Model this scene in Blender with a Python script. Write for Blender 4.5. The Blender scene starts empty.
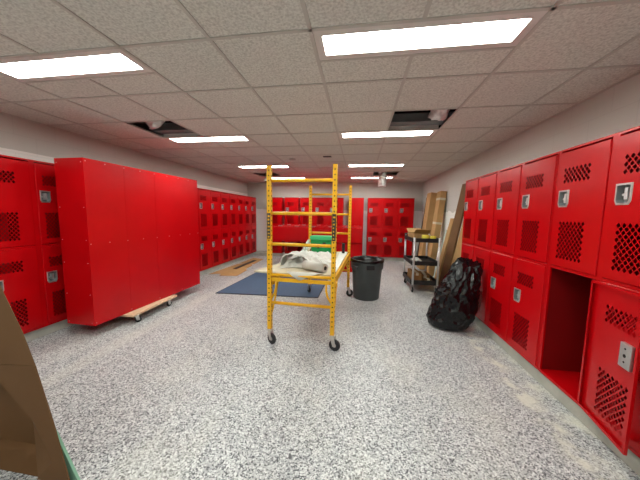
import bpy, bmesh, math, random
from mathutils import Vector, Matrix, noise
random.seed(7)
S = bpy.context.scene
COL = S.collection
PI = math.pi

# ------------------------------------------------------------------ materials
def new_mat(name):
    m = bpy.data.materials.new(name); m.use_nodes = True
    nt = m.node_tree
    return m, nt, nt.nodes['Principled BSDF']

def srgb(r, g, b):
    f = lambda c: (c/255/12.92) if c/255 <= .04045 else ((c/255+.055)/1.055)**2.4
    return (f(r), f(g), f(b), 1)

def simple(name, col, rough=.5, metal=0, spec=.5, var=0, scale=8, bump=0, bscale=40, coat=0):
    m, nt, b = new_mat(name)
    b.inputs['Base Color'].default_value = col
    b.inputs['Roughness'].default_value = rough
    b.inputs['Metallic'].default_value = metal
    b.inputs['Specular IOR Level'].default_value = spec
    b.inputs['Coat Weight'].default_value = coat
    tc = nt.nodes.new('ShaderNodeTexCoord')
    if var:
        n = nt.nodes.new('ShaderNodeTexNoise'); n.inputs['Scale'].default_value = scale; n.inputs['Detail'].default_value = 5
        nt.links.new(tc.outputs['Object'], n.inputs['Vector'])
        r = nt.nodes.new('ShaderNodeValToRGB')
        r.color_ramp.elements[0].position = .3; r.color_ramp.elements[1].position = .7
        r.color_ramp.elements[0].color = tuple(c*(1-var) for c in col[:3])+(1,)
        r.color_ramp.elements[1].color = tuple(min(1, c*(1+var)) for c in col[:3])+(1,)
        nt.links.new(n.outputs['Fac'], r.inputs['Fac']); nt.links.new(r.outputs['Color'], b.inputs['Base Color'])
    if bump:
        n2 = nt.nodes.new('ShaderNodeTexNoise'); n2.inputs['Scale'].default_value = bscale; n2.inputs['Detail'].default_value = 3
        nt.links.new(tc.outputs['Object'], n2.inputs['Vector'])
        bp = nt.nodes.new('ShaderNodeBump'); bp.inputs['Strength'].default_value = bump; bp.inputs['Distance'].default_value = .01
        nt.links.new(n2.outputs['Fac'], bp.inputs['Height']); nt.links.new(bp.outputs['Normal'], b.inputs['Normal'])
    return m

RED = simple('locker_red_enamel', (0.47, 0.0012, 0.0035, 1), .25, 0, .28, .06, 3, .012, 30)
REDSHADE = simple('locker_red_shaded', (0.20, 0.001, 0.002, 1), .6, 0, .2)  # darkened copy of the enamel: interior shade put into the colour
STEEL = simple('brushed_steel', (.62, .60, .58, 1), .32, .85, .5, .1, 20)
ZINC = simple('zinc_rivet', (.62, .25, .25, 1), .4, .5)
YEL = simple('scaffold_yellow', srgb(226, 168, 12), .42, 0, .5, .12, 9)
BLK = simple('black_plastic', (.012, .012, .013, 1), .5, 0, .4)
HOLE = simple('dark_hole', (.015, .012, .01, 1), .9)
RUB = simple('black_rubber', (.018, .018, .02, 1), .6)
WOOD = simple('dolly_wood', srgb(214, 180, 148), .6, 0, .3, .1, 12)
PLY = simple('plywood_deck', srgb(196, 168, 118), .6, 0, .3, .12, 10)
BOARD = simple('cream_board', srgb(196, 184, 158), .7, 0, .3, .05, 6)
CARD = simple('cardboard', srgb(176, 138, 92), .8, 0, .2, .08, 5, .05, 20)
CARDD = simple('cardboard_dark', srgb(138, 100, 62), .8, 0, .2, .1, 5, .05, 20)
CARDF = simple('cardboard_kraft', srgb(104, 74, 46), .75, 0, .25, .05, 4, .04, 12)
WHITE = simple('white_sheet', srgb(198, 196, 189), .6, 0, .3, .03, 6)
PAPER = simple('white_paper', srgb(210, 208, 200), .7)
GREEN = simple('green_plastic', srgb(10, 140, 72), .45, 0, .4, .06, 6)
GREENL = simple('light_green_plastic', srgb(60, 180, 115), .45)
MINT = simple('mint_board', srgb(132, 176, 152), .7, 0, .3, .05, 6)
PALEG = simple('pale_green_board', srgb(176, 190, 180), .6, 0, .3, .05, 6)
MATB = simple('blue_mat', srgb(66, 86, 112), .65, 0, .3, .1, 30, .05, 200)
MATE = simple('mat_edge_black', (.02, .022, .03, 1), .7)
BIN = simple('grey_bin_plastic', srgb(72, 78, 79), .5, 0, .4, .08, 6)
BAGM = simple('black_bag_film', (.004, .004, .005, 1), .2, 0, .38, 0, 8, .10, 14)
ALU = simple('aluminium', (.70, .70, .71, 1), .35, .7)
FOIL = simple('foil_duct', (.90, .86, .85, 1), .38, .35, .6, .12, 30, .5, 60)
TGRID = simple('ceiling_grid_white', srgb(192, 190, 182), .5)
LFRAME = simple('fixture_frame_white', srgb(215, 210, 205), .5)
CONC = simple('concrete_curb', srgb(168, 166, 157), .8, 0, .3, .15, 6, .2, 60)
GALV = simple('galvanised_steel', srgb(130, 132, 132), .6, .1, .4, .12, 5)
PLEN = simple('plenum_dark', srgb(16, 15, 14), .9, 0, .2, .15, 3)
YITEM = simple('yellow_tape', srgb(216, 196, 60), .5)
BROWNB = simple('dark_brown_board', srgb(110, 78, 48), .75, 0, .25, .1, 6)
DARKW = simple('black_board', srgb(34, 28, 27), .6)
STICK = simple('sticker_black', (.02, .018, .016, 1), .5)

# diffuser
LM, nt, b = new_mat('light_diffuser')
b.inputs['Base Color'].default_value = (.9, .9, .9, 1)
b.inputs['Emission Color'].default_value = (.94, 1.0, .935, 1)
b.inputs['Emission Strength'].default_value = 20.0

# ceiling tile
TILE, nt, b = new_mat('acoustic_tile')
tc = nt.nodes.new('ShaderNodeTexCoord')
n1 = nt.nodes.new('ShaderNodeTexNoise'); n1.inputs['Scale'].default_value = 70; n1.inputs['Detail'].default_value = 4; n1.inputs['Roughness'].default_value = .65
r1 = nt.nodes.new('ShaderNodeValToRGB')
r1.color_ramp.elements[0].position = .34; r1.color_ramp.elements[0].color = srgb(192, 192, 184)
r1.color_ramp.elements[1].position = .60; r1.color_ramp.elements[1].color = srgb(226, 227, 219)
nt.links.new(tc.outputs['Object'], n1.inputs['Vector']); nt.links.new(n1.outputs['Fac'], r1.inputs['Fac'])
nt.links.new(r1.outputs['Color'], b.inputs['Base Color'])
bp = nt.nodes.new('ShaderNodeBump'); bp.inputs['Strength'].default_value = .5; bp.inputs['Distance'].default_value = .01
nt.links.new(n1.outputs['Fac'], bp.inputs['Height']); nt.links.new(bp.outputs['Normal'], b.inputs['Normal'])
b.inputs['Roughness'].default_value = .95; b.inputs['Specular IOR Level'].default_value = .1

# terrazzo-like epoxy flake floor
FLOOR, nt, b = new_mat('flake_epoxy_floor')
tc = nt.nodes.new('ShaderNodeTexCoord')
nd = nt.nodes.new('ShaderNodeTexNoise'); nd.inputs['Scale'].default_value = 60; nd.inputs['Detail'].default_value = 2
nt.links.new(tc.outputs['Object'], nd.inputs['Vector'])
vm = nt.nodes.new('ShaderNodeMixRGB'); vm.blend_type = 'ADD'; vm.inputs['Fac'].default_value = .012
nt.links.new(tc.outputs['Object'], vm.inputs['Color1']); nt.links.new(nd.outputs['Color'], vm.inputs['Color2'])
v = nt.nodes.new('ShaderNodeTexVoronoi'); v.inputs['Scale'].default_value = 138
nt.links.new(vm.outputs['Color'], v.inputs['Vector'])
sp = nt.nodes.new('ShaderNodeSeparateColor'); nt.links.new(v.outputs['Color'], sp.inputs['Color'])
rp = nt.nodes.new('ShaderNodeValToRGB'); rp.color_ramp.interpolation = 'CONSTANT'
el = rp.color_ramp.elements
el[0].position = 0; el[0].color = srgb(78, 77, 82)
el[1].position = .17; el[1].color = srgb(134, 134, 137)
for pos, c in ((.34, (168, 168, 170)), (.58, (186, 187, 188)), (.80, (214, 215, 214))):
    e = el.new(pos); e.color = srgb(*c)
nt.links.new(sp.outputs['Red'], rp.inputs['Fac'])
# dust: pale worn streaks
nl = nt.nodes.new('ShaderNodeTexNoise'); nl.inputs['Scale'].default_value = 1.3; nl.inputs['Detail'].default_value = 6; nl.inputs['Roughness'].default_value = .6
mpn = nt.nodes.new('ShaderNodeMapping'); mpn.inputs['Scale'].default_value = (1.4, .7, 1); mpn.inputs['Location'].default_value = (3.1, .4, 0)
nt.links.new(tc.outputs['Object'], mpn.inputs['Vector']); nt.links.new(mpn.outputs['Vector'], nl.inputs['Vector'])
rd = nt.nodes.new('ShaderNodeValToRGB'); rd.color_ramp.elements[0].position = .50; rd.color_ramp.elements[1].position = .78
rd.color_ramp.elements[0].color = (0, 0, 0, 1); rd.color_ramp.elements[1].color = (.4, .4, .4, 1)
nt.links.new(nl.outputs['Fac'], rd.inputs['Fac'])
md = nt.nodes.new('ShaderNodeMixRGB'); md.inputs['Color2'].default_value = srgb(216, 214, 200)
gx = nt.nodes.new('ShaderNodeSeparateXYZ'); nt.links.new(tc.outputs['Object'], gx.inputs['Vector'])
def edge_mask(a, b_):
    q = nt.nodes.new('ShaderNodeMapRange'); q.interpolation_type = 'SMOOTHSTEP'; q.inputs['From Min'].default_value = a; q.inputs['From Max'].default_value = b_
    nt.links.new(gx.outputs['X'], q.inputs['Value']); return q.outputs['Result']
def mth(op, a, b_):
    q = nt.nodes.new('ShaderNodeMath'); q.operation = op
    for k_, val in enumerate((a, b_)):
        if isinstance(val, (int, float)): q.inputs[k_].default_value = val
        else: nt.links.new(val, q.inputs[k_])
    return q.outputs[0]
n3 = nt.nodes.new('ShaderNodeTexNoise'); n3.inputs['Scale'].default_value = 6; n3.inputs['Detail'].default_value = 6; nt.links.new(tc.outputs['Object'], n3.inputs['Vector'])
r3 = nt.nodes.new('ShaderNodeMapRange'); r3.inputs['From Min'].default_value = .45; r3.inputs['From Max'].default_value = .7; nt.links.new(n3.outputs['Fac'], r3.inputs['Value'])
curb = mth('MULTIPLY', edge_mask(1.12, 1.5), r3.outputs['Result'])
stk_ = mth('MULTIPLY', mth('MULTIPLY', edge_mask(1.24, 1.31), edge_mask(1.42, 1.34)), r3.outputs['Result'])
trk = mth('ADD', stk_, mth('MULTIPLY', mth('MULTIPLY', edge_mask(-2.62, -2.52), edge_mask(-2.36, -2.46)), .22))
tot = mth('MINIMUM', mth('ADD', mth('ADD', rd.outputs['Color'], mth('MULTIPLY', curb, .8)), trk), .85)
nt.links.new(tot, md.inputs['Fac']); nt.links.new(rp.outputs['Color'], md.inputs['Color1'])
nt.links.new(md.outputs['Color'], b.inputs['Base Color'])
b.inputs['Roughness'].default_value = .38; b.inputs['Specular IOR Level'].default_value = .4
bp = nt.nodes.new('ShaderNodeBump'); bp.inputs['Strength'].default_value = .12; bp.inputs['Distance'].default_value = .004
nt.links.new(nd.outputs['Fac'], bp.inputs['Height']); nt.links.new(bp.outputs['Normal'], b.inputs['Normal'])

def wall_mat(name, axis, zsplit, upper, lower, rag=.07):
    m, nt, b = new_mat(name)
    g = nt.nodes.new('ShaderNodeNewGeometry')
    s = nt.nodes.new('ShaderNodeSeparateXYZ'); nt.links.new(g.outputs['Position'], s.inputs['Vector'])
    c = nt.nodes.new('ShaderNodeCombineXYZ')
    nt.links.new(s.outputs['X' if axis == 'x' else 'Y'], c.inputs['X']); nt.links.new(s.outputs['Z'], c.inputs['Y'])
    br = nt.nodes.new('ShaderNodeTexBrick'); br.inputs['Scale'].default_value = 1
    br.inputs['Brick Width'].default_value = .4064; br.inputs['Row Height'].default_value = .2032
    br.inputs['Mortar Size'].default_value = .005; br.inputs['Mortar Smooth'].default_value = .5
    br.inputs['Color1'].default_value = (1, 1, 1, 1); br.inputs['Color2'].default_value = (.98, .98, .98, 1); br.inputs['Mortar'].default_value = (.92, .92, .92, 1)
    nt.links.new(c.outputs['Vector'], br.inputs['Vector'])
    n = nt.nodes.new('ShaderNodeTexNoise'); n.inputs['Scale'].default_value = 5; n.inputs['Detail'].default_value = 4
    nt.links.new(g.outputs['Position'], n.inputs['Vector'])
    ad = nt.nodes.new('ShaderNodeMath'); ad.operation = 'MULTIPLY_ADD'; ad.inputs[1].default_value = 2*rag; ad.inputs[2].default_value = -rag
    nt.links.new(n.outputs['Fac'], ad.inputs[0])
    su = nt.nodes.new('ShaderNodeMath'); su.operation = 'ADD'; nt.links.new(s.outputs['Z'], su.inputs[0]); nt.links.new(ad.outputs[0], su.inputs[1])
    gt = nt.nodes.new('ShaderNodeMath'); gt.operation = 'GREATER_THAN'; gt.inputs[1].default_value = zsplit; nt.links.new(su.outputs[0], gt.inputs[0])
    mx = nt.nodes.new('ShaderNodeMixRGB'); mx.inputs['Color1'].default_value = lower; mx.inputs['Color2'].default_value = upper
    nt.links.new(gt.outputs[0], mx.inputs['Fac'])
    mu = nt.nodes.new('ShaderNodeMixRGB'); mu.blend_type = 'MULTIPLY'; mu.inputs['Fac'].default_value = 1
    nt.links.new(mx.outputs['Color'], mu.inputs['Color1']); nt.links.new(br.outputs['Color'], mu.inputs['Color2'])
    nt.links.new(mu.outputs['Color'], b.inputs['Base Color'])
    b.inputs['Roughness'].default_value = .6
    bp = nt.nodes.new('ShaderNodeBump'); bp.inputs['Strength'].default_value = .4; bp.inputs['Distance'].default_value = .006
    nt.links.new(br.outputs['Color'], bp.inputs['Height']); nt.links.new(bp.outputs['Normal'], b.inputs['Normal'])
    return m
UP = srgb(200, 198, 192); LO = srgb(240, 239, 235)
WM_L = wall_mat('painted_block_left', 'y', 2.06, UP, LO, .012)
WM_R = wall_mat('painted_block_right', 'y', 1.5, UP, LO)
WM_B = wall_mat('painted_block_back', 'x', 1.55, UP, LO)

# ------------------------------------------------------------------ mesh helpers
class MB:
    def __init__(s): s.v = []; s.f = []; s.m = []; s.sm = []
    def add(s, vs, fs, mi=0, smooth=False):
        o = len(s.v); s.v += [tuple(x) for x in vs]
        for f in fs: s.f.append(tuple(i+o for i in f)); s.m.append(mi); s.sm.append(smooth)
        return s
    def box(s, x0, x1, y0, y1, z0, z1, mi=0, M=None):
        vs = [Vector(p) for p in ((x0,y0,z0),(x1,y0,z0),(x1,y1,z0),(x0,y1,z0),(x0,y0,z1),(x1,y0,z1),(x1,y1,z1),(x0,y1,z1))]
        if M is not None: vs = [M @ q for q in vs]
        return s.add(vs, [(0,3,2,1),(4,5,6,7),(0,1,5,4),(1,2,6,5),(2,3,7,6),(3,0,4,7)], mi)
    def tube(s, pts, r, n=10, mi=0, cap=True, smooth=True):
        pts = [Vector(p) for p in pts]; rs = r if isinstance(r, (list, tuple)) else [r]*len(pts)
        vs = []; fs = []
        ref = None
        for i, p in enumerate(pts):
            d = (pts[min(i+1, len(pts)-1)]-pts[max(i-1, 0)]).normalized()
            if ref is None:
                ref = Vector((0,0,1)) if abs(d.z) < .9 else Vector((1,0,0))
            a = d.cross(ref).normalized(); c = a.cross(d).normalized(); ref = c
            for k in range(n):
                t = 2*PI*k/n; vs.append(p+(a*math.cos(t)+c*math.sin(t))*rs[i])
        for i in range(len(pts)-1):
            for k in range(n):
                fs.append((i*n+k, i*n+(k+1) % n, (i+1)*n+(k+1) % n, (i+1)*n+k))
        s.add(vs, fs, mi, smooth)
        if cap:
            o = len(s.v)-len(vs)
            s.f.append(tuple(o+k for k in reversed(range(n)))); s.m.append(mi); s.sm.append(False)
            e = o+(len(pts)-1)*n
            s.f.append(tuple(e+k for k in range(n))); s.m.append(mi); s.sm.append(False)
        return s
    def lathe(s, prof, n=32, c=(0,0,0), mi=0, smooth=True, capb=True, capt=False):
        vs = []; fs = []
        for r, z in prof:
            for k in range(n):
                t = 2*PI*k/n; vs.append((c[0]+r*math.cos(t), c[1]+r*math.sin(t), c[2]+z))
        for i in range(len(prof)-1):
            for k in range(n): fs.append((i*n+k, i*n+(k+1) % n, (i+1)*n+(k+1) % n, (i+1)*n+k))
        s.add(vs, fs, mi, smooth); o = len(s.v)-len(vs)
        if capb: s.f.append(tuple(o+k for k in reversed(range(n)))); s.m.append(mi); s.sm.append(False)
        if capt: s.f.append(tuple(o+(len(prof)-1)*n+k for k in range(n))); s.m.append(mi); s.sm.append(False)
        return s
    def prism(s, poly, z0, z1, mi=0, M=None):
        n = len(poly)
        vs = [Vector((x, y, z0)) for x, y in poly]+[Vector((x, y, z1)) for x, y in poly]
        if M is not None: vs = [M @ q for q in vs]
        return s.add(vs, [tuple(reversed(range(n))), tuple(range(n, 2*n))]+[(i, (i+1) % n, (i+1) % n+n, i+n) for i in range(n)], mi)
    def build(s, name, mats, parent=None, bevel=0, loc=(0,0,0)):
        me = bpy.data.meshes.new(name); me.from_pydata(s.v, [], s.f); me.update()
        for m in (mats if isinstance(mats, (list, tuple)) else [mats]): me.materials.append(m)
        for p, mi, sm in zip(me.polygons, s.m, s.sm): p.material_index = mi; p.use_smooth = sm
        o = bpy.data.objects.new(name, me); COL.objects.link(o); o.location = loc
        if parent: o.parent = parent
        if bevel:
            bm = bmesh.new(); bm.from_mesh(me); bmesh.ops.remove_doubles(bm, verts=bm.verts, dist=1e-6); bm.to_mesh(me); bm.free()
            md = o.modifiers.new('bevel', 'BEVEL'); md.width = bevel; md.segments = 2; md.limit_method = 'ANGLE'; md.angle_limit = .7
        return o

def tag(o, label, cat, group=None):
    o['label'] = label; o['category'] = cat
    if group: o['group'] = group
    return o
def struct(o): o['kind'] = 'structure'; return o
def thing(name, label, cat, loc=(0,0,0), rz=0, group=None):
    o = bpy.data.objects.new(name, None); o.empty_display_size = .1; COL.objects.link(o)
    o.location = loc; o.rotation_euler = (0, 0, rz)
    return tag(o, label, cat, group)
def dup(ch, parent):
    c = ch.copy(); COL.objects.link(c); c.parent = parent
    for g in ch.children: dup(g, c)
    return c

# ------------------------------------------------------------------ room
XL, XR, YB, YF = -3.81, 1.93, 8.55, -1.9
CZ = 2.432; T = .6096; GX, GY = -.3036, 1.5383
struct(MB().box(XL-.2, XR+.2, YF-.2, YB+.2, -.12, 0).build('floor', FLOOR))
struct(MB().box(XL-.15, XL, YF-.15, YB+.15, 0, 3.1).build('wall_left', WM_L))
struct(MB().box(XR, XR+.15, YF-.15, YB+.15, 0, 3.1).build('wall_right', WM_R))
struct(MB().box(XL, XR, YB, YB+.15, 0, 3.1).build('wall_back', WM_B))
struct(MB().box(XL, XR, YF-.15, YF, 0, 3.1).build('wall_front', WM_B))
struct(MB().box(XL-.15, XR+.15, YF-.15, YB+.15, 3.1, 3.2).build('roof_deck', PLEN))
# suspended ceiling: one sheet of tiles with the open cells left out
holes = {(1, 2), (-4, 2), (1, 8), (-4, 8)}
lights = [(i, j) for j in (-3, 0, 3, 6.5, 9.5) for i in (0, -4)]
cut = set()
def cell_bounds():
    xs = [GX+T*i for i in range(-6, 5)]; ys = [GY+T*j/2 for j in range(-12, 24)]
    xs = [XL]+[x for x in xs if XL < x < XR]+[XR]; ys = [YF]+[y for y in ys if YF < y < YB]+[YB]
    return xs, ys
xs, ys = cell_bounds()
cb = MB(); gb = MB()
for a, b_ in zip(xs, xs[1:]):
    for c, d in zip(ys, ys[1:]):
        i = math.floor(((a+b_)/2-GX)/T); jf = ((c+d)/2-GY)/T; j = math.floor(jf)
        if (i, j) in holes: continue
        if any(li <= i < li+2 and lj < jf < lj+.5 for li, lj in lights): continue
        cb.box(a, b_, c, d, CZ, CZ+.016)
struct(cb.build('ceiling', TILE))
for i in range(-6, 5):
    x = GX+T*i
    if XL < x < XR:
        y0 = YF
        spans = [(YF, YB)]
        if i in (1, -3):   # the runner is interrupted in the middle of each long fixture
            spans = []; y = YF
            for lj in sorted(set(l[1] for l in lights)):
                spans.append((y, GY+T*lj)); y = GY+T*(lj+.5)
            spans.append((y, YB))
        for p, q in spans:
            if q > p: gb.box(x-.011, x+.011, p, q, CZ-.006, CZ-.0005)
for j in range(-6, 12):
    y = GY+T*j
    if YF < y < YB: gb.box(XL, XR, y-.011, y+.011, CZ-.006, CZ-.0004)
for li, lj in lights:
    y = GY+T*(lj+.5 if lj == int(lj) else lj); gb.box(GX+T*li, GX+T*(li+2), y-.009, y+.009, CZ-.006, CZ-.0003)
for x0, x1, y0, y1 in ((XL, XL+.02, YF, YB), (XR-.02, XR, YF, YB), (XL, XR, YB-.02, YB)): gb.box(x0, x1, y0, y1, CZ-.006, CZ-.0006)
struct(gb.build('trim_1', TGRID))
# steel roof beam and duct in the void above the tiles
struct(MB().box(XL, XR, GY+T*2.86, GY+T*3.0, CZ+.06, CZ+.16).box(XL, XR, GY+T*2.80, GY+T*3.06, CZ+.05, CZ+.06).build('trim_2', GALV))
struct(MB().box(XL, XR, GY+T*8.85, GY+T*8.97, CZ+.06, CZ+.16).build('trim_3', GALV))

# light fixtures
for li, lj in lights:
    side = 'right' if li == 0 else 'left'
    lab = {-3: f'recessed white ceiling light just outside the photo in the {side} row',
           0: f'nearest and largest lit ceiling panel of the {side} row',
           3: f'lit ceiling panel beside the nearer open tile hole of the {side} row',
           6.5: f'third lit ceiling panel of the {side} row, far above the room',
           9.5: f'farthest lit ceiling panel of the {side} row near the back wall'}[lj]
    t = thing('ceiling_light', lab, 'ceiling light', (GX+T*li, GY+T*lj, CZ), 0, 'recessed strip lights')
    w, d = 2*T, T/2
    f = MB(); e = .048
    for bx in ((.012, w-.012, .012, .012+e), (.012, w-.012, d-.012-e, d-.012), (.012, .012+e, .012+e, d-.012-e), (w-.012-e, w-.012, .012+e, d-.012-e)):
        f.box(bx[0], bx[1], bx[2], bx[3], -.004, .05)
    f.box(.012, w-.012, .012, d-.012, .05, .06)
    f.build('frame', LFRAME, t)
    MB().box(.012+e, w-.012-e, .012+e, d-.012-e, .012, .02).build('diffuser', LM, t)

# concrete curbs under the lockers
struct(MB().box(1.555, XR, YF, 4.19, 0, .108).build('baseboard_right', CONC, None, .006))
struct(MB().box(XL, -3.44, 1.2, YB, 0, .108).build('baseboard_left', CONC, None, .006))
struct(MB().box(-3.43, XR, 8.19, YB, 0, .108).build('baseboard_back', CONC, None, .006))

# ------------------------------------------------------------------ lockers
CW, LH, LD = .457, 1.814, .375
DW, DH = .408, .868
LX0 = (CW-DW)/2

def vent(mb, x0, z0, nx, nz, A, B, y0, k=.76, mi=0):
    """staggered diamond mesh filling a rectangle nx*2A by nz*2B"""
    for i in range(0, 2*nx+1):
        for j in range(0, 2*nz+1):
            if (i+j) % 2: continue
            c = Vector((x0+A*i, y0, z0+B*j))
            L, R_, D, U = Vector((-A,0,0)), Vector((A,0,0)), Vector((0,0,-B)), Vector((0,0,B))
            if 0 < i < 2*nx and 0 < j < 2*nz:
                o = [c+L, c+D, c+R_, c+U]; n = [c+q*k for q in (L, D, R_, U)]
                mb.add(o+n, [(a, (a+1) % 4, (a+1) % 4+4, a+4) for a in range(4)], mi)
            else:
                pts = []
                for q, ok in ((L, i > 0), (D, j > 0), (R_, i < 2*nx), (U, j < 2*nz)):
                    if ok: pts.append(c+q)
                    elif not pts or (pts[-1]-c).length > 1e-7: pts.append(c.copy())
                if len(pts) > 2 and (pts[0]-pts[-1]).length < 1e-7: pts.pop()
                if len(pts) >= 3: mb.add(pts, [tuple(range(len(pts)))], mi)

A, Bv = .0172, .0215
V1 = (.048, DH-.241, 7, 3); V2 = (.048, DH-.814, 7, 7)
HX0, HX1, HZ0, HZ1 = .022, .122, DH-.412, DH-.286
def door_mesh():
    mb = MB()
    regs = [(V1[0], V1[0]+2*A*V1[2], V1[1], V1[1]+2*Bv*V1[3]), (V2[0], V2[0]+2*A*V2[2], V2[1], V2[1]+2*Bv*V2[3]), (HX0+.008, HX1-.008, HZ0+.008, HZ1-.008)]
    xs = sorted({0, .004, DW-.004, DW, *[r[0] for r in regs], *[r[1] for r in regs]}); zs = sorted({0, .004, DH-.004, DH, *[r[2] for r in regs], *[r[3] for r in regs]})
    y = 0
    for a, b_ in zip(xs, xs[1:]):
        for c, d in zip(zs, zs[1:]):
            mx, mz = (a+b_)/2, (c+d)/2
            if any(r[0] < mx < r[1] and r[2] < mz < r[3] for r in regs): continue
            yy = lambda x, z: .0035 if x in (0, DW) or z in (0, DH) else 0
            mb.add([(p, yy(p, q), q) for p, q in ((a,c),(b_,c),(b_,d),(a,d))], [(0,1,2,3)])
    vent(mb, V1[0], V1[1], V1[2], V1[3], A, Bv, y); vent(mb, V2[0], V2[1], V2[2], V2[3], A, Bv, y)
    e = .018; l = .016; g_ = .0035   # folded edges
    for q in ([(0,g_,0),(0,e,0),(0,e,DH),(0,g_,DH)], [(DW,g_,0),(DW,g_,DH),(DW,e,DH),(DW,e,0)], [(0,g_,DH),(0,e,DH),(DW,e,DH),(DW,g_,DH)], [(0,g_,0),(DW,g_,0),(DW,e,0),(0,e,0)],
              [(0,e,0),(l,e,l),(l,e,DH-l),(0,e,DH)], [(DW,e,0),(DW,e,DH),(DW-l,e,DH-l),(DW-l,e,l)], [(0,e,0),(DW,e,0),(DW-l,e,l),(l,e,l)], [(0,e,DH),(l,e,DH-l),(DW-l,e,DH-l),(DW,e,DH)]):
        mb.add(q, [(0,1,2,3)])
    return mb
def handle_mesh():
    """recessed cup: chamfered rim and a pocket behind it"""
    mb = MB(); w, h = HX1-HX0, HZ1-HZ0
    out = [(0, .026), (.012, 0), (w-.012, 0), (w, .026), (w, h), (0, h)]
    c = .011
    inn = [(c, .030), (c+.008, c), (w-c-.008, c), (w-c, .030), (w-c, h-c), (c, h-c)]
    n = 6; y0, y1, y2 = -.005, .0005, .038
    V = [(HX0+x, y1, HZ0+z) for x, z in out]+[(HX0+x, y0, HZ0+z) for x, z in [(x+(.003 if x < w/2 else -.003), z) for x, z in out]]+[(HX0+x, y0, HZ0+z) for x, z in inn]+[(HX0+x, y2, HZ0+z+(.004)) for x, z in inn]
    F = []
    for k in range(n):
        k2 = (k+1) % n
        for r in range(3): F.append((r*n+k, r*n+k2, (r+1)*n+k2, (r+1)*n+k))
    F.append(tuple(3*n+k for k in range(n)))
    mb.add(V, F)
    for q in range(len(F)-1): mb.m[q] = 1 if q % 3 == 2 else 0
    mb.m[len(F)-1] = 1
    return mb
def latch_mesh():
    mb = MB(); xm = (HX0+HX1)/2+.008
    mb.box(xm-.010, xm+.010, .004, .034, HZ0+.032, HZ1-.026)
    mb.tube([(xm-.022, .010, HZ0+.06), (xm-.022, .036, HZ0+.06)], .008, 10)
    return mb
PR = {}
def proto():
    d = door_mesh().build('door', RED); h = handle_mesh().build('handle', [STEEL, GALV], d); l = latch_mesh().build('latch', ALU, d)
    h['label'] = 'silver recessed handle cup'
    return d
DOOR = proto()
used = [False]
def put_door(parent, x, y, z, rz=0):
    if not used[0]:
        used[0] = True; d = DOOR; d.parent = parent
    else: d = dup(DOOR, parent)
    d.location = (x, y, z); d.rotation_euler = (0, 0, rz)
    return d

def body(n, parent, depth=LD, rivets=False):
    mb = MB(); w = n*CW; t = .012
    mb.box(0, t, 0, depth, 0, LH); mb.box(w-t, w, 0, depth, 0, LH)
    mb.box(t, w-t, depth-.006, depth, 0, LH)
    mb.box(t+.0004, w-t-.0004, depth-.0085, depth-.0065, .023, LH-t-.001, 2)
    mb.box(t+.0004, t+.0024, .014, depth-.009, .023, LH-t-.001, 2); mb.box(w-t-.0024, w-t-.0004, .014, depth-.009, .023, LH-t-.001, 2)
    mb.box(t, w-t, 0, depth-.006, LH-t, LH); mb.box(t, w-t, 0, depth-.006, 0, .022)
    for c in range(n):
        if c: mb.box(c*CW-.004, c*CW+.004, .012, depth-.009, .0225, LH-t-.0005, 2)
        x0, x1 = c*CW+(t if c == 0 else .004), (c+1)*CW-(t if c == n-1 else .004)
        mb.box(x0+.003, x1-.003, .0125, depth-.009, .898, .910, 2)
    # front frame
    for c in range(n+1):
        a = max(t if c == 0 else c*CW-LX0+.002, 0); b_ = (c*CW+LX0-.002) if c < n else w-t
        if c == n: a = c*CW-LX0+.002
        mb.box(a, b_, -.003, .012, .0, LH-.0005)
    for c in range(n):
        a, b_ = c*CW+LX0-.002, (c+1)*CW-LX0+.002
        mb.box(a, b_, -.003, .012, LH-.016, LH-.0005); mb.box(a, b_, -.003, .012, .893, .915); mb.box(a, b_, -.003, .012, 0, .0205)
    if rivets:
        for c in range(2*n+1):
            x = min(max(c*CW/2, .02), w-.02)
            for z in ((.03, LH*.5, LH-.03) if c % 2 == 0 else (LH-.03, LH*.5)):
                mb.tube([(x, depth-.002, z), (x, depth+.0035, z)], .0055, 8, 1)
        for z in (.03, .35, .7, .95, 1.3, 1.77):
            for y in (.03, depth-.03): mb.tube([(w-.002, y, z), (w+.0035, y, z)], .005, 8, 1)
        for x in (CW*2, CW*3): mb.box(x-.004, x+.004, depth, depth+.003, .004, LH-.004)
    return mb.build('body', [RED, ZINC, REDSHADE], parent, .002)
def bank(n, loc, rz, label, group=None, doors=True, rivets=False, skip=(), first=0):
    t = thing('locker_bank', label, 'lockers', loc, rz, group)
    body(n, t, rivets=rivets)
    if doors:
        for c in range(n):
            for tier in (0, 1):
                if (c, tier) in skip: continue
                put_door(t, c*CW+LX0, -.011, .022+.0025 if tier == 0 else .9175)
    return t
BZ = .11
G = 'two tier red lockers with diamond mesh vents'
rb = bank(3, (1.545, 2.349, BZ), -PI/2, 'nearest red locker bank on the right wall, with one open empty compartment', G, skip={(0, 0)})
# the open door, swung right round on its right hinge so its inside shows
od = DOOR.copy(); COL.objects.link(od); od.parent = rb
hx = LX0+DW; ang = math.radians(170)
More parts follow.
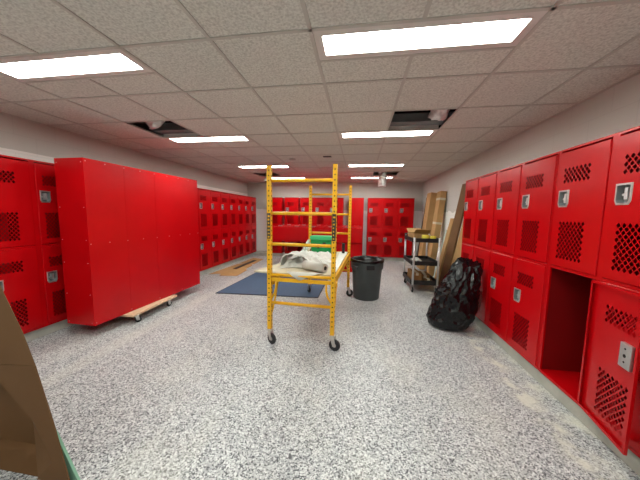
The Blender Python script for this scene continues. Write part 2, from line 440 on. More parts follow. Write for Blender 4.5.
# hinge on right edge: rotate about (hx, -.008)
ca, sa = math.cos(ang), math.sin(ang)
od.location = (hx+.006-(DW*ca), -.010-(DW*sa), .0245); od.rotation_euler = (0, 0, ang)
lp = MB().box(.034, .112, .001, .022, HZ0-.004, HZ1+.006)
lp.build('latch_plate', STEEL, od, .003)['label'] = 'silver latch plate'
kh = MB()
for z, r_ in ((.03, .006), (.065, .010), (.105, .006)): kh.tube([(.073, .0215, HZ0+z), (.073, .0232, HZ0+z)], r_, 12)
kh.build('keyhole', HOLE, od)
MB().box(.008, .030, .001, .0095, HZ0-.012, HZ1+.012).box(.112, .122, .001, .02, HZ0-.006, HZ1).build('latch_bracket', RED, od, .002)
od['label'] = 'swung-open door showing its inside and latch'
bank(4, (1.545, 4.177, BZ), -PI/2, 'red locker bank on the right wall behind the black trash bag, all doors shut', G)
bank(3, (-3.42, 1.392, BZ), PI/2, 'red locker bank at left edge, behind the brown cardboard', G)
bank(4, (-3.42, 3.32, BZ), PI/2, 'red left wall locker bank mostly hidden behind the cabinet on the dolly', G)
bank(3, (-3.42, 5.149, BZ), PI/2, 'red left wall locker bank just past the cabinet on the dolly', G)
bank(4, (-3.42, 6.522, BZ), PI/2, 'red left wall locker bank farthest away, ending at the back corner', G)
bank(1, (-2.93, 8.17, BZ), 0, 'single red locker column leftmost on the back wall', G)
bank(1, (-2.385, 8.17, BZ), 0, 'single red locker column on back wall with white gaps both sides', G)
bank(3, (-1.87, 8.17, BZ), 0, 'triple red locker bank on back wall behind the yellow scaffold', G)
t = bank(1, (.13, 8.530, BZ), PI, 'single red locker turned with its plain back to the room', 'lockers turned or laid down')
bank(3, (.25, 8.17, BZ), 0, 'triple red locker bank on the back wall right of the gray trash can', G)
# bank standing on the dolly, back to the room
dt = bank(4, (-3.155, 4.20, .135), -PI/2-math.radians(2.0), 'large red locker bank standing on a wooden dolly with its plain back showing', 'lockers turned or laid down', rivets=True)
# stacked banks lying on their backs at the back of the room
def lying(n, x0, y0, z0, label, lip=False):
    t = thing('locker_bank', label, 'lockers', (x0, y0, z0), 0, 'lockers turned or laid down')
    t.rotation_euler = (-PI/2, 0, 0)
    t.location = (x0, y0, z0+.340)
    body(n, t, depth=.340)
    for c in range(n):
        for tier in (0, 1): put_door(t, c*CW+LX0, -.011, .022+.0025 if tier == 0 else .9175)
    return t
# rotated -90 deg about X: local z -> +y, local y -> -z (front faces up)
lying(3, -1.29, 6.30, 0.0, 'red locker bank lying flat on the floor at the bottom of the stack')
lying(3, -1.29, 6.30, .364, 'red locker bank lying flat in the middle of the stack')
lying(5, -2.21, 6.28, .728, 'long red locker bank lying flat on top of the stack behind the scaffold')

# ------------------------------------------------------------------ dolly
def caster(mb_parent, x, y, z0, R, fw, rz=0, names=('caster', 'wheel'), top=None, trail=.03):
    """fork + wheel; wheel axis horizontal"""
    M = Matrix.Translation((x, y, z0)) @ Matrix.Rotation(rz, 4, 'Z')
    P = lambda *a: M @ Vector(a)
    top = top or 2*R+.03
    f = MB()
    for s in (-1, 1):
        f.prism([(-.018, top-.012), (.018+trail*.4, top-.012), (trail+.016, R-.012), (trail-.016, R-.012)], s*(fw/2+.004)-.002, s*(fw/2+.004)+.002, 0, M @ Matrix(((1,0,0,0),(0,0,1,0),(0,1,0,0),(0,0,0,1))))
    f.box(-.03, .034, -fw/2-.008, fw/2+.008, top-.014, top, 0, M)
    f.tube([P(trail, -fw/2-.009, R), P(trail, fw/2+.009, R)], .007, 8)
    c = f.build(names[0], STEEL, mb_parent)
    w = MB()
    n = 24; prof = [(R*.35, -fw/2+.004), (R*.86, -fw/2+.002), (R, -fw/2*.55), (R, fw/2*.55), (R*.86, fw/2-.002), (R*.35, fw/2-.004)]
    vs = []; fs = []
    for r, a in prof:
        for k in range(n):
            th = 2*PI*k/n; vs.append(P(trail+r*math.cos(th), a, R+r*math.sin(th)))
    for i in range(len(prof)-1):
        for k in range(n): fs.append((i*n+k, i*n+(k+1) % n, (i+1)*n+(k+1) % n, (i+1)*n+k))
    w.add(vs, fs, 0, True)
    w.f.append(tuple(range(n))); w.m.append(1); w.sm.append(False)
    w.f.append(tuple(5*n+k for k in range(n))); w.m.append(1); w.sm.append(False)
    w.build(names[1], [RUB, STEEL], c)
    return c
DO = thing('furniture_dolly', 'pale wooden four wheel dolly under the large red locker bank', 'dolly', (-2.97, 3.10, 0), math.radians(2))
dm = MB()
for y0 in (-.40, .0, .28): pass
MB().box(.13, .25, -.40, .42, .106, .133).build('plank', WOOD, DO, .003)
MB().box(-.24, -.11, -.40, .42, .106, .133).build('plank', WOOD, DO, .003)
MB().box(-.11, .13, -.40, -.30, .108, .132).build('crosspiece', WOOD, DO, .003)
MB().box(-.11, .13, .32, .42, .108, .132).build('crosspiece', WOOD, DO, .003)
for x in (-.19, .20):
    for y in (-.30, .28): caster(DO, x, y, 0, .038, .026, .9 if y < 0 else 1.3, top=.105, trail=.02)

# ------------------------------------------------------------------ scaffold
SC = thing('rolling_scaffold', 'yellow rolling scaffold with perforated posts and plank deck', 'scaffold', (-.92, 2.60, 0), -math.radians(2.75))
SW, SL = .680, 1.83
def end_frame(y, back):
    f0 = None
    base = MB()
    f = MB()   # lower knee braces under the deck are the frame itself
    for s, x in ((1, 0), (-1, SW)):
        f.tube([(x+s*.02, y, .50), (x+s*.055, y, .56), (x+s*.07, y, .62), (x+s*.07, y, .72)], .011, 8)
    fr = f.build('end_frame', YEL, SC)
    for x in (0, SW):
        p = MB().box(x-.021, x+.021, y-.0225, y+.0225, .165, 1.885)
        k = 0; z = .26
        while z < 1.87:
            for s in (-1, 1): p.tube([(x, y+s*.0215, z), (x, y+s*.0232, z)], .0075, 8, 1)
            for s in (-1, 1): p.tube([(x+s*.0215, y, z), (x+s*.0232, y, z)], .0075, 8, 1)
            z += .0508
        p.build('post', [YEL, HOLE], fr, 0)
    for z in (1.735, 1.405, 1.085, .757, .455):
        MB().tube([(.0225, y, z), (SW-.0225, y, z)], .0165, 12).build('rung', YEL, fr)
    if not back:
        for x in (0, SW):
            st = MB()
            rr = random.Random(3+int(x*10))
            st.box(x-.0185, x+.0185, y-.0250, y-.0236, 1.14, 1.405, 0)
            for q in range(7):
                zz = 1.155+q*.035
                st.box(x-.013+rr.random()*.006, x+.002+rr.random()*.012, y-.0262, y-.0250, zz, zz+.010+rr.random()*.008, 1)
            o = st.build('warning_label', [STICK, YEL], fr)
            o['label'] = 'black warning sticker'
end_frame(0, False); end_frame(SL, True)
for x in (0, SW):
    r = MB()
    r.box(x-.015, x+.015, .0235, SL-.0235, .675, .755)
    r.box(x-.03 if x else x+.0, x if x else x+.03, .0235, SL-.0235, .675, .684)
    for yy in (.05, SL-.09): r.box(x-.032, x+.032, yy-.02, yy+.06, .64, .70)
    r.build('side_rail', YEL, SC, .002)
    s = 1 if x == 0 else -1
    for y0, y1 in ((.03, .30), (SL-.03, SL-.30)):
        MB().tube([(x, y0, .30), (x, y0+(y1-y0)*.35, .40), (x, y0+(y1-y0)*.75, .60), (x, y1, .675)], .011, 8).build('knee_brace', YEL, SC)
for yy in (.0, SL): MB().box(.0235, SW-.0235, yy-.014, yy+.014, .690, .728).build('deck_beam', YEL, SC, .003)
MB().box(.035, SW-.035, .03, SL-.03, .735, .754).build('deck', PLY, SC, .002)
for x, y, a, dz in ((0, 0, -.5, 0), (SW, 0, -.25, 0), (0, SL, 2.2, .0125), (SW, SL, .4, 0)):
    c = caster(SC, x, y, dz, .060, .032, a, top=.165, trail=.030)
    
def scaf(x, y, z):
    a = -math.radians(2.75); return Vector((-.92+x*math.cos(a)-y*math.sin(a), 2.60+x*math.sin(a)+y*math.cos(a), z))

# boards and sheets on the deck
def sheet(name, poly, z0, th, m, label, cat, group=None, bevel=.0015):
    cx = sum(p[0] for p in poly)/len(poly); cy = sum(p[1] for p in poly)/len(poly)
    o = MB().prism([(x-cx, y-cy) for x, y in poly], 0, th).build(name, m, None, bevel, (cx, cy, z0)); return tag(o, label, cat, group)
DZ = .7555
sheet('drywall_board', [(-1.13, 2.68), (-.885, 2.635), (-.27, 2.655), (-.22, 4.36), (-.86, 4.38), (-.90, 3.5)], DZ+.0005, .014, BOARD, 'cream board lying on scaffold deck with a corner sticking out at left', 'board')
sheet('plaster_sheet', [(-.285, 2.70), (-.235, 2.70), (-.17, 4.33), (-.30, 4.33)], DZ+.0155, .012, PAPER, 'narrow pale strip of board along the right side of the deck', 'board')
# crumpled white sheet
def crumple(name, x0, x1, y0, y1, nx, ny, hf, m, label, cat, th=.004):
    vs = []; fs = []
    for j in range(ny+1):
        for i in range(nx+1):
            u, v_ = i/nx, j/ny
            vs.append(hf(u, v_, x0+(x1-x0)*u, y0+(y1-y0)*v_))
    for j in range(ny):
        for i in range(nx): fs.append((j*(nx+1)+i, j*(nx+1)+i+1, (j+1)*(nx+1)+i+1, (j+1)*(nx+1)+i))
    mb = MB().add(vs, fs, 0, True)
    o = mb.build(name, m); md = o.modifiers.new('thickness', 'SOLIDIFY'); md.thickness = th; md.offset = 1
    return tag(o, label, cat)
def h1(u, v_, x, y):
    e = min(1, 6*min(u, 1-u, v_, 1-v_))
    r = abs(noise.noise((x*7, y*3.4, 1.3))); r2 = abs(noise.noise((x*13+3, y*9, 4.1)))
    h = max(.002, e*(.02+.075*(1-r*3.2)+.03*(1-r2*2.4)))
    return (x+.05*noise.noise((y*4, 2.2, u)), y+.06*noise.noise((x*5, 7.2, v_)), DZ+.017+h)
ps = thing('plastic_sheet', 'crumpled white sheeting heaped on the cream board of the scaffold', 'sheeting', (0, 0, 0))
def layer(name, nx, ny, hf, th=.004):
    vs = [hf(i/nx, j/ny) for j in range(ny+1) for i in range(nx+1)]
    fs = [(j*(nx+1)+i, j*(nx+1)+i+1, (j+1)*(nx+1)+i+1, (j+1)*(nx+1)+i) for j in range(ny) for i in range(nx)]
    o = MB().add(vs, fs, 0, True).build(name, WHITE, ps)
    md = o.modifiers.new('thickness', 'SOLIDIFY'); md.thickness = th; md.offset = 1
    return o
layer('lower_layer', 46, 60, lambda u, v_: h1(u, v_, -.89+.52*u, 2.90+.98*v_))
def band(pts, wid, seed, sag):
    pts = [Vector(p) for p in pts]
    def hf(u, v_):
        t = u*(len(pts)-1); k = min(int(t), len(pts)-2); f_ = t-k
        q0 = pts[max(k-1, 0)]; q1 = pts[k]; q2 = pts[k+1]; q3 = pts[min(k+2, len(pts)-1)]
        p = .5*((2*q1)+(q2-q0)*f_+(2*q0-5*q1+4*q2-q3)*f_*f_+(-q0+3*q1-3*q2+q3)*f_**3)
        w_ = wid[0]+(wid[1]-wid[0])*u
        off = (v_-.5)*w_
        z = p.z-sag*(2*abs(v_-.5))**2+.022*noise.noise((p.x*9+seed, off*14, 2))+.010*noise.noise((p.x*25, off*30+seed, 5))
        return (p.x+.02*noise.noise((off*12, u*5, seed)), p.y+off+.03*noise.noise((u*6, off*8, seed+3)), max(z, DZ+.02))
    return hf
layer('folded_flap', 44, 26, band([(-.89, 3.22, DZ+.03), (-.84, 3.32, DZ+.10), (-.70, 3.40, DZ+.135), (-.56, 3.32, DZ+.12), (-.44, 3.20, DZ+.09), (-.34, 3.08, DZ+.04)], (.30, .18), 1, .03))
layer('curled_flap', 40, 22, band([(-.90, 3.06, DZ+.025), (-.875, 3.06, DZ+.13), (-.78, 3.07, DZ+.165), (-.66, 3.05, DZ+.15), (-.57, 3.03, DZ+.10), (-.53, 3.0, DZ+.03)], (.30, .22), 6, .0))
# roll of paper with dark core
ro = thing('paper_roll', 'roll of white sheeting with dark core lying at front of deck', 'roll', (0, 0, 0), 0)
p0, p1 = Vector((-.345, 2.73, DZ+.068)), Vector((-.60, 2.88, DZ+.068))
d = (p1-p0).normalized()
rm = MB(); rm.tube([p0, p1], .050, 28, 0, True); rm.build('wound_sheet', WHITE, ro)
MB().tube([p0-d*.004, p0+d*.02], .022, 16).build('core', BLK, ro)
tl = MB()
q = Vector((d.y, -d.x, 0)); q = q if q.y < 0 else -q
a0 = p0+d*.06; 
ts = MB()
rows = [(-.76, -.36, 2.70, DZ+.022), (-.74, -.38, 2.645, DZ+.026), (-.735, -.385, 2.60, DZ+.040), (-.70, -.43, 2.575, DZ+.026), (-.66, -.50, 2.568, DZ+.000), (-.60, -.57, 2.566, DZ-.035)]
ts.add([p for a, b_, y, z in rows for p in ((a, y, z), (b_, y, z))], [(2*k, 2*k+1, 2*k+3, 2*k+2) for k in range(5)], 0, True)
o = ts.build('cream_sheet', PAPER); md = o.modifiers.new('thickness', 'SOLIDIFY'); md.thickness = .003; md.offset = 1
tag(o, 'pointed pale sheet corner hanging over the front rung of the scaffold deck', 'sheet')
# green bin at far end of deck
gb_ = thing('green_tote', 'green plastic tote with lighter green rim at far end of deck', 'tote', (-.575, 4.08, DZ+.0155), math.radians(-3))
w, dd, h = .165, .10, .295
g = MB()
def taper(mb, wx0, wy0, wx1, wy1, z0, z1, mi=0):
    vs = [(-wx0,-wy0,z0),(wx0,-wy0,z0),(wx0,wy0,z0),(-wx0,wy0,z0),(-wx1,-wy1,z1),(wx1,-wy1,z1),(wx1,wy1,z1),(-wx1,wy1,z1)]
    return mb.add(vs, [(0,3,2,1),(4,5,6,7),(0,1,5,4),(1,2,6,5),(2,3,7,6),(3,0,4,7)], mi)
taper(g, w*.9, dd*.85, w, dd, 0, h-.06); g.build('tub', GREEN, gb_, .008)
g = MB(); taper(g, w+.008, dd+.008, w+.008, dd+.008, h-.06, h-.005); g.build('rim', GREENL, gb_, .008)
mk = MB(); mk.box(-.06, -.02, -dd*.965, -dd*.95, .10, .16); mk.box(.03, .08, -dd*.975, -dd*.955, .14, .20)
mk.build('dark_mark', DARKW, gb_)
# odd bits beside the tote
o = tag(MB().box(-.06, .06, -.05, .05, 0, .07).build('cardboard_carton', CARDD, None, .003, (-.80, 4.31, DZ+.0155)), 'small brown carton at left back of the scaffold deck', 'carton'); o.rotation_euler = (0, 0, .1)
tb = MB()
for k in range(3):
    tb = MB(); a = Vector((-.88+.045*k, 3.96-.02*k, DZ+.036)); e = Vector((-.815+.034*k, 4.23-.10*k, DZ+.22-.035*k))
    o = tag(MB().tube([(0,0,0), e-a], .019, 12).build('cut_pipe', [WHITE, PALEG, BOARD][k], None, 0, a), ['white pipe offcut leaning up beside the green tote', 'gray pipe offcut in the middle of three beside the green tote', 'cream pipe offcut nearest the green tote'][k], 'pipe', 'pipe offcuts on the deck')
o = tag(MB().box(-.02, .02, -.02, .02, 0, .16).build('black_tool', BLK, None, .006, (-.235, 4.15, DZ+.0285)), 'small black tool standing at right rear of the deck', 'tool')
o.rotation_euler = (0, -.0, .4)

# ------------------------------------------------------------------ floor things
mt = thing('floor_mat', 'blue gray foam mat with black edge on floor behind the scaffold', 'mat', (0, 0, 0))
pm = [(-2.44, 4.10), (-.64, 4.19), (-.62, 6.28), (-2.36, 6.28)]
MB().prism(pm, .0005, .0095).build('underside', MATE, mt)
ins = [(-2.425, 4.125), (-.655, 4.215), (-.637, 6.265), (-2.345, 6.265)]
MB().prism(ins, .0095, .012).build('top_surface', MATB, mt)
sheet('flattened_cardboard', [(-3.36, 5.38), (-3.12, 5.50), (-3.05, 5.30), (-2.66, 5.36), (-2.70, 6.0), (-2.78, 6.05), (-2.80, 6.55), (-2.92, 6.75), (-3.28, 6.7)], .0008, .005, CARD, 'ragged tan cardboard flat on floor nearer along the left lockers', 'cardboard', 'flattened cardboard')
sheet('flattened_cardboard', [(-3.28, 6.78), (-2.84, 6.74), (-2.86, 7.55), (-3.25, 7.7)], .0008, .005, CARD, 'smaller tan cardboard flat on floor toward the back left corner', 'cardboard', 'flattened cardboard')
sheet('black_strip', [(-3.10, 6.05), (-3.00, 6.02), (-2.97, 7.25), (-3.09, 7.30)], .0062, .008, DARKW, 'long black strip lying on the flattened cardboard', 'strip')

# trash can
tc_ = thing('trash_can', 'round dark gray trash can beside the scaffold', 'trash can', (.155, 4.405, 0))
MB().lathe([(.205, .0), (.215, .012), (.248, .50), (.268, .515), (.272, .625), (.276, .63), (.278, .66), (.250, .66), (.240, .60), (.195, .03)], 48).build('bucket', BIN, tc_)
for a in (.75, PI+.75):
    h_ = MB(); M = Matrix.Rotation(a, 4, 'Z')
    h_.box(.262, .292, -.055, .055, .555, .575, 0, M); h_.box(.282, .294, -.055, .055, .50, .575, 0, M)
    h_.build('handle', BIN, tc_, .004)
lg = MB(); M = Matrix.Rotation(-PI/2+.18, 4, 'Z')
lg.box(.258, .2735, -.065, .065, .528, .60, 0, M); o = lg.build('recessed_grip', BLK, tc_, .004)
ln = MB(); n = 64; rings = [(.281, .628), (.284, .645), (.283, .664), (.275, .674), (.255, .672), (.228, .60), (.21, .35), (.18, .12), (.02, .10)]
vs = []; fs = []
for i, (r, z) in enumerate(rings):
    for k in range(n):
        th = 2*PI*k/n
        rr = r+(.006*noise.noise((math.cos(th)*6, math.sin(th)*6, z*9)) if i < 5 else .02*noise.noise((math.cos(th)*4, math.sin(th)*4, z*5)))
        zz = z+((.035*noise.noise((math.cos(th)*3, math.sin(th)*3, 3.1))) *.45 if i < 2 else .012*noise.noise((math.cos(th)*5, math.sin(th)*5, i)))
        if i in (2, 3, 4): zz = max(zz, .667); 
        if i >= 5: rr = min(rr, .19 if z < .5 else .228)
        vs.append((rr*math.cos(th), rr*math.sin(th), zz))
for i in range(len(rings)-1):
    for k in range(n): fs.append((i*n+k, (i+1)*n+k, (i+1)*n+(k+1) % n, i*n+(k+1) % n))
ln.add(vs, fs, 0, True)
o = tag(ln.build('bin_liner', BAGM, None, 0, (.155, 4.405, 0)), 'black plastic liner folded over the rim of the gray trash can', 'liner')

# black trash bag
def bag():
    mb = MB(); n, m = 96, 70
    vs = []; fs = []
    for j in range(m+1):
        t = j/m
        z = .83*t
        # radius along height: wide low, narrowing to a gathered slanting top
        prof = [(0, .10), (.03, .225), (.12, .238), (.30, .245), (.48, .225), (.64, .195), (.78, .165), (.90, .120), (.97, .085), (1, .07)]
        for (a, ra), (b_, rb_) in zip(prof, prof[1:]):
            if a <= t <= b_: r = ra+(rb_-ra)*(t-a)/(b_-a); break
        cx = .0+.20*t**1.2; cy = -.02*t
        for k in range(n):
            th = 2*PI*k/n
            c, s = math.cos(th), math.sin(th)
            f1 = noise.noise((c*1.6, s*1.6, z*2.6+1)); f2 = 1-2*abs(noise.noise((c*3.2+z*2, s*3.2, z*7+4))); f3 = 1-2*abs(noise.noise((c*7, s*7+z*3, z*12)))
            w_ = min(1, t*8)
            rr = r*(1+.16*f1)+(.024*f2+.016*f3)*w_*(.5+.5*min(1, r/.2))
            up = .05*(t**6)*math.sin(th*1.0-.4)+.05*(t**8)*noise.noise((c*2.2, s*2.2, 9))
            ex = 1.0 if t < .8 else 1+.55*(t-.8)/.2
            vs.append((cx+rr*c*ex, cy+rr*s*.85, max(z+up+.012*f2*w_*(1 if t > .05 else 0), .001)))
    for j in range(m):
        for k in range(n): fs.append((j*n+k, j*n+(k+1) % n, (j+1)*n+(k+1) % n, (j+1)*n+k))
    mb.add(vs, fs, 0, True)
    mb.f.append(tuple(reversed(range(n)))); mb.m.append(0); mb.sm.append(False)
    ctr = Vector((0,0,0))
    top = [Vector(vs[m*n+k]) for k in range(n)]
    ctr = sum(top, Vector())/n-Vector((0,0,.06))
    o = len(mb.v); mb.v.append(tuple(ctr))
    for k in range(n): mb.f.append((m*n+k, m*n+(k+1) % n, o)); mb.m.append(0); mb.sm.append(True)
    return tag(mb.build('trash_bag', BAGM, None, 0, (1.16, 3.42, 0)), 'full black plastic trash bag slumped against the right lockers', 'trash bag')
bag()

# ------------------------------------------------------------------ utility cart
CT = thing('utility_cart', 'black three shelf utility cart with silver legs', 'cart', (1.20, 5.22, 0), math.radians(2))
cw, cl = .245, .36
def tray(z, lip, nm='shelf'):
    mb = MB(); mb.box(-cw, cw, -cl, cl, z, z+.025)
    for a in ((-cw, cw, -cl, -cl+.018), (-cw, cw, cl-.018, cl), (-cw, -cw+.018, -cl+.018, cl-.018), (cw-.018, cw, -cl+.018, cl-.018)): mb.box(a[0], a[1], a[2], a[3], z+.025, z+lip)
    return mb.build(nm, BLK, CT, .005)
tray(.145, .085); tray(.505, .075); tray(.925, .075)
for x in (-cw+.03, cw-.03):
    for y in (-cl-.015, cl+.015):
        MB().tube([(x, y, .15), (x, y, 1.01)], .0185, 12).build('leg', ALU, CT)
hb = MB(); hb.tube([(-cw+.03, cl+.01, .97), (-cw+.03, cl+.10, 1.03), (cw-.03, cl+.10, 1.03), (cw-.03, cl+.01, .97)], .014, 10); hb.build('push_handle', BLK, CT)
for x in (-cw+.04, cw-.04):
    for y in (-cl+.05, cl-.05): caster(CT, x, y, 0, .05, .028, -PI/2 if y < 0 else .8, top=.146, trail=.022)
def on_cart(x, y, z): 
    a = math.radians(2); return (1.20+x*math.cos(a)-y*math.sin(a), 5.22+x*math.sin(a)+y*math.cos(a), z)
def carton(name, loc, sx, sy, sz, rz, m, label, cat='carton', group=None, open_top=False):
    t = thing(name, label, cat, loc, rz, group)
    mb = MB(); w_ = .004
    if open_top:
        mb.box(-sx, sx, -sy, sy, 0, w_)
        for a in ((-sx, sx, -sy, -sy+w_), (-sx, sx, sy-w_, sy), (-sx, -sx+w_, -sy+w_, sy-w_), (sx-w_, sx, -sy+w_, sy-w_)): mb.box(a[0], a[1], a[2], a[3], w_, sz)
        mb.build('box', m, t)
        for s in (-1, 1):
            M = Matrix.Translation((0, s*sy, sz)) @ Matrix.Rotation(-s*.9, 4, 'X')
            MB().box(-sx+.004, sx-.004, -.002, .002, .002, sy*.75, 0, M).build('flap', m, t)
    else:
        mb.box(-sx, sx, -sy, sy, 0, sz); mb.build('box', m, t, .003)
        MB().box(-.025, .025, -sy-.0006, sy+.0006, sz-.05, sz+.0008).build('tape', BOARD, t)
    return t
carton('cardboard_box', on_cart(-.04, .10, .9515), .15, .16, .12, .15, CARD, 'open cardboard box on the cart top shelf', 'box', None, True)
cr = tag(MB().lathe([(.035, 0), (.068, 0), (.068, .10), (.035, .10), (.035, 0)], 28, capb=False).build('tape_roll', YITEM, None, 0, on_cart(.02, -.19, .951)), 'yellow tape roll lying at left on cart top shelf', 'tape roll', 'yellow rolls on the cart')
cr = tag(MB().lathe([(.035, 0), (.055, 0), (.055, .085), (.035, .085), (.035, 0)], 28, capb=False).build('tape_roll', YITEM, None, 0, on_cart(.145, -.22, .951)), 'yellow tape roll lying at right on cart top shelf', 'tape roll', 'yellow rolls on the cart')
crumple('white_rag', 1.27, 1.34, 5.06, 5.14, 18, 20, lambda u, v_, x, y: (x, y, .955+.10*math.exp(-((u-.5)**2+(v_-.5)**2)*5)+.02*noise.noise((x*30, y*30, 0))+.012), PAPER, 'crumpled white rag on the cart top shelf', 'rag')
crumple('white_plastic_bag', 1.02, 1.18, 4.98, 5.22, 20, 22, lambda u, v_, x, y: (x, y, .537+.07*math.exp(-((u-.5)**2+(v_-.5)**2)*5)+.02*noise.noise((x*25, y*25, 3))+.012), PAPER, 'crumpled white plastic bag on the cart middle shelf', 'bag')
carton('parts_carton', on_cart(-.11, -.02, .1715), .075, .22, .17, 0.05, CARDD, 'long brown carton at left on the cart bottom shelf', 'carton', 'cartons on the cart bottom')
carton('parts_carton', on_cart(.09, .06, .1715), .08, .20, .11, -.08, CARDD, 'low brown carton at right on the cart bottom shelf', 'carton', 'cartons on the cart bottom')
carton('parts_carton', on_cart(.085, -.225, .1715), -.0+.065, .05, .07, .15, CARDF, 'smallest brown carton at front of the cart bottom shelf', 'carton', 'cartons on the cart bottom')

# ------------------------------------------------------------------ things leaning on the right wall
def lean(name, y0, y1, foot, L, th, m, label, cat, group=None, tape=False, wall=XR-.004, mats=None):
    a = math.asin(min(.6, (wall-foot)/L))
    # local: x thickness (0..-th toward room), y width, z length
    o_y = (y0+y1)/2
    mb = MB().box(-th, 0, -(y1-y0)/2, (y1-y0)/2, 0, L)
    ob = mb.build(name, m, None, .003, (foot, o_y, th*math.sin(a)+.0005))
    ob.rotation_euler = (0, a, 0)
    return tag(ob, label, cat, group)
GL = 'boards and cartons leaning on the right wall'
lean('black_board', 7.62, 7.95, 1.72, 1.93, .03, DARKW, 'narrow black board leaning farthest back on right wall', 'board', GL)
def long_box(name, y0, y1, foot, L, th, m, label, tapez=()):
    wall = XR-.006
    a = math.asin((wall-foot)/L)
    t = thing(name, label, 'long carton', (foot, (y0+y1)/2, th*math.sin(a)+.0008), 0, GL)
    t.rotation_euler = (0, a, 0)
    w2 = (y1-y0)/2
    MB().box(-th, 0, -w2, w2, 0, L).build('box', m, t, .004)
    for z in tapez: MB().box(-th-.0008, .0002, -w2-.0008, w2+.0008, z, z+.05).build('tape', BOARD, t)
    return t
long_box('long_carton', 6.92, 7.30, 1.74, 1.97, .16, CARD, 'tall wide brown carton leaning between black board and taped carton')
long_box('long_carton', 6.22, 6.50, 1.74, 1.95, .13, CARD, 'tall taped brown carton leaning at right of the wider one', (.35, 1.2, 1.75))
lean('pale_board', 5.86, 6.12, 1.72, 1.12, .02, PALEG, 'short pale green board leaning beside short brown carton', 'board', GL)
long_box('long_carton', 5.50, 5.70, 1.66, 1.36, .07, CARD, 'short narrow tan carton leaning on right wall', ())
lean('brown_board', 4.95, 5.30, 1.60, 2.02, .03, BROWNB, 'tall dark brown board leaning beside the end of the right lockers', 'board', GL)
lean('tan_board', 4.30, 4.85, 1.56, 1.98, .02, CARD, 'tall tan board leaning tight against the end of right lockers', 'board', GL)

# ------------------------------------------------------------------ ceiling void: foil ducts etc.
def duct(name, pts, r, label, seed):
    pts = [Vector(p) for p in pts]
    # resample a Catmull curve and corrugate it
    P = [pts[0]*2-pts[1]]+pts+[pts[-1]*2-pts[-2]]
    out = []
    for i in range(1, len(P)-2):
        for k in range(26):
            t = k/26; a, b_, c, d = P[i-1:i+3]
            out.append(.5*((2*b_)+(-a+c)*t+(2*a-5*b_+4*c-d)*t*t+(-a+3*b_-3*c+d)*t**3))
    out.append(pts[-1])
    rs = [r*(1+.10*(1 if i % 2 else -1)*.6+.10*noise.noise((i*.4, seed, 0))) for i in range(len(out))]
    mb = MB().tube(out, rs, 22, 0, False)
    for i, q in enumerate(mb.v):
        n_ = noise.noise((q[0]*22+seed, q[1]*22, q[2]*22)); m_ = noise.noise((q[1]*40, q[2]*40+seed, q[0]*40)); mb.v[i] = (q[0]+.020*n_+.010*m_, q[1]+.020*n_-.010*m_, q[2]+.018*n_+.008*m_)
    n0 = len(mb.v); e = out[-1]
    o = mb.build(name, FOIL); md = o.modifiers.new('thickness', 'SOLIDIFY'); md.thickness = .003
    return tag(o, label, 'duct', 'foil ducts above the ceiling')
cx = lambda i: GX+T*i
cy = lambda j: GY+T*j
duct('foil_duct', [(cx(2.2), cy(.8), CZ+.66), (cx(1.9), cy(1.4), CZ+.42), (cx(1.75), cy(1.9), CZ+.30), (cx(1.80), cy(2.18), CZ+.17), (cx(1.79), cy(2.42), CZ+.01)], .085, 'crumpled silver foil duct inside the nearer right ceiling opening', 1)
duct('foil_duct', [(cx(-4.1), cy(.6), CZ+.66), (cx(-3.9), cy(1.2), CZ+.42), (cx(-3.75), cy(1.9), CZ+.30), (cx(-3.70), cy(2.2), CZ+.17), (cx(-3.62), cy(2.45), CZ+.05)], .09, 'silver foil duct glimpsed in the left ceiling opening', 2)
duct('foil_duct', [(cx(2.0), cy(8.0), CZ+.67), (cx(1.75), cy(8.2), CZ+.46), (cx(1.58), cy(8.3), CZ+.32), (cx(1.40), cy(8.38), CZ+.08), (cx(1.37), cy(8.38), CZ-.33)], .09, 'silver foil duct hanging down from the farther right ceiling opening', 3)
hd = thing('hanging_fitting', 'small white fitting dangling from the far left ceiling opening', 'ceiling fitting', (cx(-3.45), cy(8.25), CZ))
MB().tube([(0, 0, .5), (.01, 0, .2), (0, 0, -.10)], .006, 8).build('cable', BLK, hd)
MB().lathe([(.02, -.10), (.05, -.13), (.085, -.20), (.08, -.205), (.04, -.15), (.0, -.14)], 20, capb=False).build('shade', PAPER, hd)
MB().lathe([(.0, -.235), (.035, -.225), (.045, -.20), (.04, -.17)], 16, capb=False).build('bulb_cap', BLK, hd)
o = tag(MB().box(-.075, .075, -.055, .055, -.004, 0).build('black_cover_plate', BLK, None, .001, (cx(-.48), cy(5.25), CZ-.0008)), 'small black plate on a ceiling tile above the scaffold', 'cover plate')
o = tag(MB().lathe([(.0, -.02), (.05, -.02), (.06, -.008), (.062, 0)], 24, capb=False).build('smoke_detector', TGRID, None, 0, (cx(-1.6), cy(5.5), CZ-.0008)), 'small round smoke detector on the ceiling', 'smoke detector')

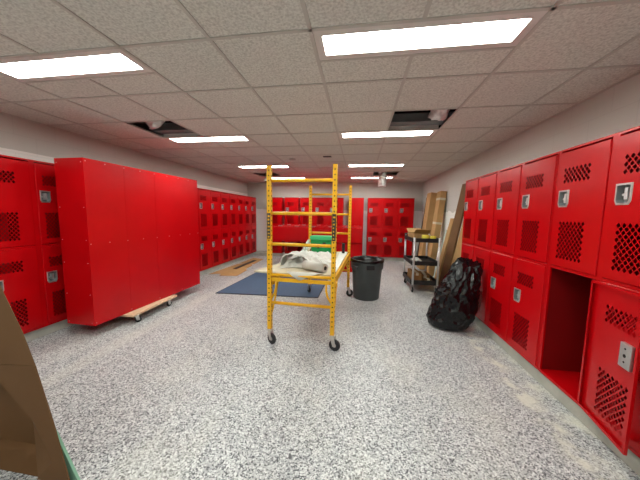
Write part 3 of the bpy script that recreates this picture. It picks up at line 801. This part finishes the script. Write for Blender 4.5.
# ------------------------------------------------------------------ foreground cardboard at left
fg = thing('cardboard_box', 'big brown opened cardboard box at bottom left corner', 'box', (0, 0, 0))
def panel(pts, th, name, m, parent):
    pts = [Vector(p) for p in pts]; n = (pts[1]-pts[0]).cross(pts[2]-pts[0]).normalized()*th
    k = len(pts); vs = pts+[p+n for p in pts]
    return MB().add(vs, [tuple(reversed(range(k))), tuple(range(k, 2*k))]+[(i, (i+1) % k, (i+1) % k+k, i+k) for i in range(k)]).build(name, m, parent)
C1, C2 = (-1.563, 1.0, .632), (-2.40, 1.0, .582)
rim = [(-1.83, 1.0, .56), (-1.60, 1.0, .325), (-1.51, 1.0, .12), (-1.62, 1.0, .005)]
panel([(-1.413, 1.0, .005), (-1.481, 1.0, .325), C1, C2, (-2.40, 1.0, .58)]+rim[:0]+[(-1.95, 1.0, .575)]+rim, .006, 'wall_panel', CARDF, fg)
panel([C1, (-1.640, 1.012, .79), (-1.755, 1.02, 1.005), (-1.87, 1.03, 1.22), (-2.40, 1.03, 1.16), C2], .006, 'upper_flap', CARDF, fg)
bk = [(-2.12, 1.16, .52), (-1.93, 1.16, .34), (-1.84, 1.14, .16), (-1.82, 1.14, .006)]
for k in range(3): panel([rim[k], rim[k+1], bk[k+1], bk[k]], .004, 'inner_fold', CARDF, fg)
panel([(-2.4, 1.165, .006), (-1.84, 1.165, .006), (-1.90, 1.165, .50), (-2.4, 1.165, .50)], .005, 'back_panel', CARDF, fg)
o = tag(panel([(-1.395, 1.03, .004), (-1.50, 1.03, .235), (-1.525, 1.03, .28), (-1.525, 1.03, .004)], .012, 'green_board', MINT, None), 'thin pale green board offcut showing behind the bottom left cardboard box', 'board')

panel([(-2.4, 1.007, .003), (-1.63, 1.007, .003), (-1.85, 1.16, .003), (-2.4, 1.16, .003)], .003, 'bottom_panel', CARDF, fg)
panel([(-2.4, 1.007, .572), (-1.86, 1.007, .567), (-2.06, 1.16, .525), (-2.4, 1.16, .525)], .003, 'shading_panel', CARDF, fg)  # unseen cover added over the cavity to keep light out
# ------------------------------------------------------------------ camera and world
cam = bpy.data.cameras.new('camera'); co = bpy.data.objects.new('camera', cam); COL.objects.link(co)
yaw, pitch, roll = .147669, .098330, .015482
cyw, syw, cp, spt, cr_, sr = math.cos(yaw), math.sin(yaw), math.cos(pitch), math.sin(pitch), math.cos(roll), math.sin(roll)
f = Vector((-syw*cp, cyw*cp, -spt)); r0 = Vector((cyw, syw, 0)); u0 = r0.cross(f)
r = r0*cr_+u0*sr; u = u0*cr_-r0*sr
M = Matrix(((r.x, u.x, -f.x, 0), (r.y, u.y, -f.y, 0), (r.z, u.z, -f.z, 1.40), (0, 0, 0, 1)))
co.matrix_world = M
cam.sensor_fit = 'HORIZONTAL'; cam.sensor_width = 36; cam.lens = 259.836*36/640; cam.clip_start = .02
S.camera = co
w = bpy.data.worlds.new('world'); S.world = w; w.use_nodes = True
w.node_tree.nodes['Background'].inputs['Color'].default_value = (0, 0, 0, 1)
S.view_settings.view_transform = 'Standard'; S.view_settings.look = 'None'; S.view_settings.gamma = 1
S.view_settings.exposure = 1.05; S.view_settings.use_curve_mapping = False
